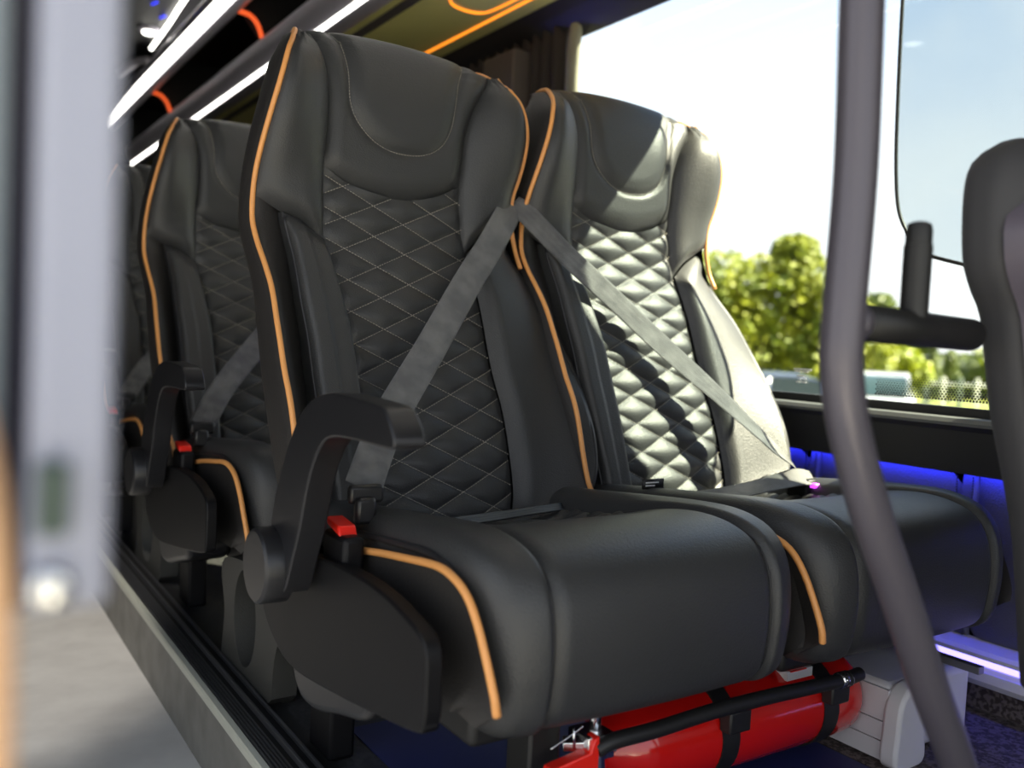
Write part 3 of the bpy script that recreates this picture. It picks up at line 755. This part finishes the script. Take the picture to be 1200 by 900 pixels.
# ------------------------------------------------------------------ fire extinguisher
fe = thing('fire_extinguisher', (.97,.86,-.605), 'red fire extinguisher lying under the front seats with black hose', 'extinguisher')
ex, ey, ez = .735, .87, -.518
MB().lathe([(-.012,0),(-.012,.020),(0,.028),(.012,.045),(.03,.060),(.05,.066),(.44,.066),(.462,.064),(.478,.055),(.486,.035),(.488,0)], (ex,ey,ez), n=48).build('tank', M['red_tank'], fe)
for xs in (.895,1.105):
    mbs = MB().lathe([(0,.0665),(.0,.0685),(.032,.0685),(.032,.0665)], (xs,ey,ez), n=48)
    mbs.build('strap', M['rubber'], fe, angle=30)
    MB().box((xs-.004,ey-.082,ez+.018),(xs+.036,ey-.062,ez+.048)).build('strap_clip', M['rubber'], fe, bevel=.003)
MB().box((1.045,ey-.045,ez+.052),(1.10,ey-.020,ez+.0655)).build('tank_label', M['white_print'], fe, smooth=False)
mbx = MB()
for k in range(5): mbx.box((1.05,ey-.0465+k*.005,ez+.0645),(1.085,ey-.0445+k*.005,ez+.0660))
mbx.build('label_print', M['red'], fe, smooth=False)
hp = catmull([(.668,.79,-.470),(.69,.785,-.462),(.752,.78,-.459),(.843,.78,-.455),(.951,.78,-.455),(1.06,.78,-.458),(1.11,.78,-.459),(1.150,.781,-.457)], 8)
MB().tube(hp, .0098, 14).build('hose', M['rubber'], fe)
MB().tube([(1.10,.78,-.4585),(1.122,.78,-.459)], .0112, 14).build('hose_clip', M['chrome'], fe)
for k in range(4): MB().tube([(1.102+k*.0055,.78,-.4586),(1.1035+k*.0055,.78,-.4586)], .0117, 14).build('clip_ring', M['black'], fe)
vl = MB().tube([(.64,.82,-.470),(.692,.785,-.466)], .0105, 6).tube([(.672,.80,-.462),(.676,.80,-.50)], .012, 12).tube([(.668,.805,-.50),(.672,.81,-.60)], .010, 10)
vl.box((.655,.79,-.485),(.695,.83,-.455)).tube([(.68,.81,-.455),(.680,.81,-.405)], .008, 10).tube([(.680,.81,-.425),(.680,.81,-.412)], .012, 10)
vl.build('valve', M['chrome'], fe, bevel=.001)
MB().prism([(.60,-.478),(.655,-.470),(.660,-.455),(.668,-.452),(.668,-.492),(.655,-.495),(.60,-.497)], .785, .803, 'y').build('handle', M['red'], fe, bevel=.002)
MB().tube(catmull([(.60,.79,-.455),(.62,.79,-.448),(.64,.79,-.440),(.645,.79,-.437)], 4), .0012, 6).build('safety_pin', M['chrome'], fe)
MB().tube([(.633,.789,-.462),(.631,.789,-.436)], .0018, 6).build('pin_rod', M['chrome'], fe)

# ------------------------------------------------------------------ grab rail in front, right
gr = thing('grab_rail', (.9,.46,-.605), 'thick dark grey bent grab pole in front of the window', 'grab rail')
pp = catmull([(.585,.46,1.34),(.60,.46,.80),(.615,.46,.40),(.621,.46,.285),(.627,.46,.152),(.624,.46,.040),(.625,.46,-.005),(.640,.46,-.056),(.678,.46,-.130),(.729,.46,-.210),(.785,.46,-.300),(.848,.46,-.395),(.97,.46,-.605)], 10)
MB().tube(pp, .0175, 24).build('pole', M['steel_paint'], gr)
MB().tube([(.632,.465,.031),(.88,.50,.030)], .0165, 20).build('cross_tube', M['black'], gr)
MB().tube(catmull([(.634,.465,.031),(.645,.467,.031),(.650,.468,.031)], 2), [.019,.0185,.018,.0175,.017], 20).build('weld_collar', M['steel_paint'], gr)
MB().lathe([(0,0),(0,.0125),(.065,.0125),(.0655,.0115),(.078,.0115),(.084,.010),(.086,.006),(.086,0)], (.748,.478,.040), axis=(0,0,1), n=20).build('stub_post', M['black'], gr, angle=35)

# blurred front seat at the far right
fs = thing('front_seat', (1.0,.5,-.605), 'dark blurred seat back at the right edge with lilac grey back panel', 'seat')
lc = Curve1([(-.35,.925),(-.20,.905),(-.14,.890),(-.06,.862),(-.01,.850),(.05,.838),(.08,.818),(.11,.806),(.17,.806),(.205,.817),(.228,.845),(.24,.88),(.246,.93)])
P = []; 
for z in np.linspace(-.35, .245, 50):
    x0 = lc(z)+.075; x1 = 2*1.10-x0; th = .035 if z < .2 else .035*(1-((z-.2)/.05)**2*.6); yb = .50+(.245-z)*-.06
    P.append(catmull([(x0,yb,z),(x0+.012,yb-th*.7,z),(x0+.05,yb-th,z),(1.10,yb-th*1.05,z),(x1-.05,yb-th,z),(x1,yb,z),(x1-.03,yb+th,z),(1.10,yb+th*1.1,z),(x0+.03,yb+th,z)], 4, closed=True))
mb = MB().grid(P, cv=True); nn = len(P[0]); mb.f.append(tuple(range(nn))); mb.f.append(tuple((len(P)-1)*nn+i for i in range(nn)))
mb.build('backrest', M['seat_dark'], fs)
P = []
for z in np.linspace(-.36, .172, 40):
    x0 = lc(z)+.075+(max(0, z-.14)*.8); x1 = 2*1.10-x0; yb = .50+(.245-z)*-.06-.040; e = .012*math.sqrt(max(0, 1-((z-(-.36))/.532)**10))
    P.append(catmull([(x0,yb+.02,z),(x0+.004,yb-e*.6,z),(x0+.02,yb-e,z),(1.10,yb-e-.006,z),(x1-.02,yb-e,z),(x1,yb+.02,z)], 4))
MB().grid(P).build('back_panel', M['shell_grey'], fs)

# ------------------------------------------------------------------ blurred door pillar, very near, left
dp = thing('door_pillar', (.0,.30,-.09), 'very blurred pale blue grey door pillar along the left edge', 'pillar')
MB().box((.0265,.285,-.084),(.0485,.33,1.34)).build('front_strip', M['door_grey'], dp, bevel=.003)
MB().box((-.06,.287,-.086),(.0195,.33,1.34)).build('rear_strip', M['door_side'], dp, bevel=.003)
MB().box((.018,.295,-.085),(.028,.33,1.34)).build('rubber_seal', mat('seal', (.012,.012,.03), .6), dp)
lt = MB().box((.028,.279,-.061),(.0365,.286,-.040)).build('latch', mat('dark_green_latch', (.03,.06,.05), .3), dp, bevel=.001)
MB().lathe([(0,.0062),(.004,.0062),(.006,.004),(.006,0)], (.0325,.285,-.076), axis=(0,-1,0), n=20).build('bolt', M['chrome'], dp)
tag(MB().tube(catmull([(.004,.235,-.018),(.008,.235,-.035),(.011,.235,-.06),(.0118,.235,-.09),(.012,.235,-.13),(.012,.235,-.18)], 6), .0080, 12).build('tan_strip', M['tan']), 'blurred tan vertical strip at the lower left edge, in front of the pillar', 'strip')

# ------------------------------------------------------------------ outside
GZ = -1.75
struct(MB().box((-40,-60,GZ-.3),(160,160,GZ-.02)).build('floor', M['grass'], smooth=False))
tag(MB().box((-40,-40,GZ-.02),(24,60,GZ)).build('car_park', M['asphalt'], smooth=False), 'grey asphalt car park outside the window', 'pavement')
rnd = random.Random(4)
def leaf_cloud(mb, c, r, n, size):
    for _ in range(n):
        d = Vector((rnd.gauss(0,1), rnd.gauss(0,1), rnd.gauss(0,1))).normalized()*(rnd.random()**.35)
        p = Vector((c[0]+d.x*r[0], c[1]+d.y*r[1], c[2]+d.z*r[2]))
        a = Vector((rnd.gauss(0,1), rnd.gauss(0,1), rnd.gauss(0,1))).normalized(); b = a.orthogonal().normalized(); s = size*(.6+rnd.random()*.8)
        o = len(mb.v); mb.v += [tuple(p-a*s), tuple(p+b*s*.6), tuple(p+a*s), tuple(p-b*s*.6)]; mb.f += [(o,o+1,o+2,o+3)]
def tree(name, base_, blobs, m, label, n=500, size=.22, trunk=.18, top=None):
    t = thing(name, (base_[0], base_[1], GZ), label, 'tree')
    mb = MB()
    for c, r in blobs: leaf_cloud(mb, (base_[0]+c[0], base_[1]+c[1], c[2]), r, n, size)
    mb.build('foliage', m, t, smooth=False, kind='stuff', fix=False)
    tp = top if top is not None else max(b[0][2] for b in blobs)
    mb = MB().tube([(base_[0],base_[1],GZ),(base_[0]+.1,base_[1],GZ+1.2),(base_[0],base_[1]+.1,tp)], [trunk,trunk*.8,trunk*.25], 10)
    for c, r in blobs[:5]:
        mb.tube([(base_[0],base_[1],GZ+1.3),(base_[0]+c[0]*.8, base_[1]+c[1]*.8, c[2])], [trunk*.45,trunk*.15], 6)
    mb.build('trunk', M['bark'], t)
    return t
def dirpt(px_az, d):   # az as (x,y) unit direction
    return (px_az[0]*d, px_az[1]*d)
# perpendicular axis "right" seen from the bus for placement
RX, RY = RM[0][0], RM[0][1]
def at(az, d, side=0): return (az[0]*d+RX*side, az[1]*d+RY*side)
azT = (0.752,0.659)     # towards the left tree
b0 = at(azT, 27)
def off(s, z, dz=0): return ((RX*s, RY*s, z))
def blob(s, z, r, dep=0): return ((RX*s+azT[0]*dep, RY*s+azT[1]*dep, z), (r, r, r*.8))
tree('broadleaf_tree', b0, [blob(-2.6,1.4,1.3),blob(-1.3,1.9,1.4),blob(0,1.7,1.5),blob(1.0,2.2,1.2),blob(1.9,1.2,1.3),blob(-.6,.5,1.6),blob(-2.2,.1,1.5),blob(1.4,-.0,1.3),blob(-3.6,.6,1.2),blob(.9,3.0,.7),blob(2.9,.2,1.1)], M['leaf'], 'large leafy green tree outside, left of the grab pole', 1700, .12, .16)
b1 = at((0.738,0.675), 42)
tree('broadleaf_tree', b1, [blob(-4,.8,2.2),blob(-1,1.3,2.2),blob(2,.9,2.0),blob(-2,-.4,2),blob(1,-.6,2),blob(4.5,.3,1.8)], M['leaf_yel'], 'paler yellow green tree line behind the large tree', 700, .28, .2)
b2 = at((0.834,0.552), 52, -1)
tree('broadleaf_tree', b2, [blob(-1.5,2.2,1.3),blob(0,2.7,1.1),blob(.8,1.8,1.2),blob(-2.6,1.7,1.2),blob(2.2,1.2,1.0)], M['leaf_dark'], 'tree top showing above the horizontal tube, right of the grab pole', 500, .24, .2)
b3 = at((0.836,0.549), 30)
tree('round_shrub_tree', b3, [blob(0,-.05,.75),blob(-.5,-.3,.7),blob(.45,-.35,.65),blob(-.1,.25,.5),blob(-.9,-.1,.5)], M['leaf_yel'], 'round bright yellow green tree below the horizontal tube', 700, .14, .1)
b4 = at((0.878,0.479), 52)
tree('broadleaf_tree', b4, [blob(0,-.2,1.5),blob(1.2,.2,1.4),blob(-.5,-.9,1.2),blob(2.5,0,1.4)], M['leaf_dark'], 'dark green tree at the far right below the horizontal tube', 500, .2, .2)
for i, (azx, azy, dd, hh) in enumerate(((.853,.522,42,.9),(.862,.507,44,.7))):
    p = at((azx,azy), dd)
    t = thing('conical_tree', (p[0],p[1],GZ), ['narrow upright green tree right of the round tree','second small upright tree nearer the far right'][i], 'tree')
    mb = MB()
    for k in range(6): leaf_cloud(mb, (p[0],p[1],-1.2+k*hh*.42), (.55-.07*k,.55-.07*k,.4), 160, .13)
    mb.build('foliage', M['leaf_dark'], t, smooth=False, kind='stuff', fix=False)
    MB().tube([(p[0],p[1],GZ),(p[0],p[1],-.3)], [.08,.03], 8).build('trunk', M['bark'], t)

def car(p, ang, paint, label):
    t = thing('car', (p[0],p[1],GZ), label, 'car'); t.rotation_euler = (0,0,ang)
    def bl(mb, name, m, par=t, **k):
        s = MB(); s.f = mb.f; s.v = [(v[0], v[1], v[2]-H) for v in mb.v]   # local coordinates
        o = s.build(name, m, None, **k); o.location = (0,0,0)
        vs = np.array(s.v); vs[:,2] += H
        org = np.array([(vs[:,0].min()+vs[:,0].max())/2, (vs[:,1].min()+vs[:,1].max())/2, vs[:,2].min()])
        o.parent = par; o.location = org; return o
    body = catmull([(-2.15,.35),(-2.2,.6),(-2.1,.85),(-1.5,.95),(-.9,1.0),(.8,1.0),(1.6,.95),(2.1,.8),(2.2,.5),(2.1,.3)], 3)
    bl(MB().prism([tuple(q) for q in body], -.88, .88, 'y'), 'body', paint, bevel=.08, seg=3)
    cab = catmull([(-1.75,.93),(-1.3,1.28),(-.8,1.43),(.1,1.45),(.6,1.32),(1.25,.95)], 3)
    bl(MB().prism([tuple(q) for q in cab], -.72, .72, 'y'), 'cabin_glass', M['car_glass'], bevel=.05)
    rf = [(-1.25,1.30),(-.8,1.455),(.1,1.475),(.55,1.36),(.1,1.40),(-.8,1.38)]
    bl(MB().prism(rf, -.74, .74, 'y'), 'roof', paint, bevel=.03)
    for xx in (-.35,.55,-1.2): bl(MB().box((xx-.04,-.745,.95),(xx+.04,-.70,1.38)).box((xx-.04,.70,.95),(xx+.04,.745,1.38)), 'window_pillar', paint)
    for xx in (-1.35,1.35):
        for yy in (-.86,.70):
            bl(MB().lathe([(0,0),(0,.2),(0,.31),(.16,.31),(.16,.2),(.16,0)], (xx,yy,.31), axis=(0,1,0), n=20), 'wheel', M['rubber'], angle=30)
    return t
pa = at((0.768,0.640), 15.8)
car(pa, math.radians(-38), M['car_blue'], 'blue grey parked car outside, left of the grab pole')
pb = at((0.823,0.568), 23.5, .1)
car(pb, math.radians(33), M['car_white'], 'white parked car outside, just right of the grab pole')
pc = at((0.80,0.60), 24)
# white fence with pickets
fn = thing('fence', (*at((.86,.51), 36), GZ), 'white picket fence beyond the lawn', 'fence')
for i in range(26):
    s = -3+i*.62; p = at((.85,.527), 36, s)
    MB().box((p[0]-.06,p[1]-.06,GZ-.02),(p[0]+.06,p[1]+.06,GZ+1.25)).build('post', M['white_paint'] if i % 2 == 0 else M['grey_paint'], fn, smooth=False)
a0 = at((.85,.527), 36, -3); a1 = at((.85,.527), 36, 12.5)
for z in (.3,1.0): MB().tube([(a0[0],a0[1],GZ+z),(a1[0],a1[1],GZ+z)], .05, 6).build('fence_rail', M['white_paint'], fn)
# white buildings far away
for i, (az, dd, w, hh, lb) in enumerate((((.884,.468), 60, 5.0, 2.2, 'white flat building far behind the fence at the right'), ((.850,.527), 62, 1.4, 1.9, 'small white building behind the upright tree'))):
    p = at(az, dd); b = thing('building', (p[0],p[1],GZ), lb, 'building')
    MB().box((p[0]-w/2,p[1]-w/2,GZ-.02),(p[0]+w/2,p[1]+w/2,GZ+hh)).build('wall', M['white_paint'], b, smooth=False)
    MB().box((p[0]-w/2-.2,p[1]-w/2-.2,GZ+hh),(p[0]+w/2+.2,p[1]+w/2+.2,GZ+hh+.2)).build('roof', M['grey_paint'], b, smooth=False)
    for k in range(3): MB().box((p[0]-w/2-.05,p[1]-w/2+w*(.15+.3*k),GZ+.7),(p[0]-w/2,p[1]-w/2+w*(.3+.3*k),GZ+1.6)).build('window', M['car_glass'], b, smooth=False)
# low hill with woodland
hl = MB(); P = []
for i in range(41):
    s = -60+i*5; P.append([(*at((.80,.60), 95+k*7, s), GZ-.1+ (2.6+.8*math.sin(i*.7)+.4*math.sin(i*2.1))*math.sin(math.pi*min(1,k/6)*.5)) for k in range(7)])
tag(hl.grid(P).build('wooded_hill', mat('hazy_green_hill', (.10,.14,.09), .95, noise=(.4,.2,(.16,.2,.1)))), 'low hazy green hill on the horizon', 'hill')
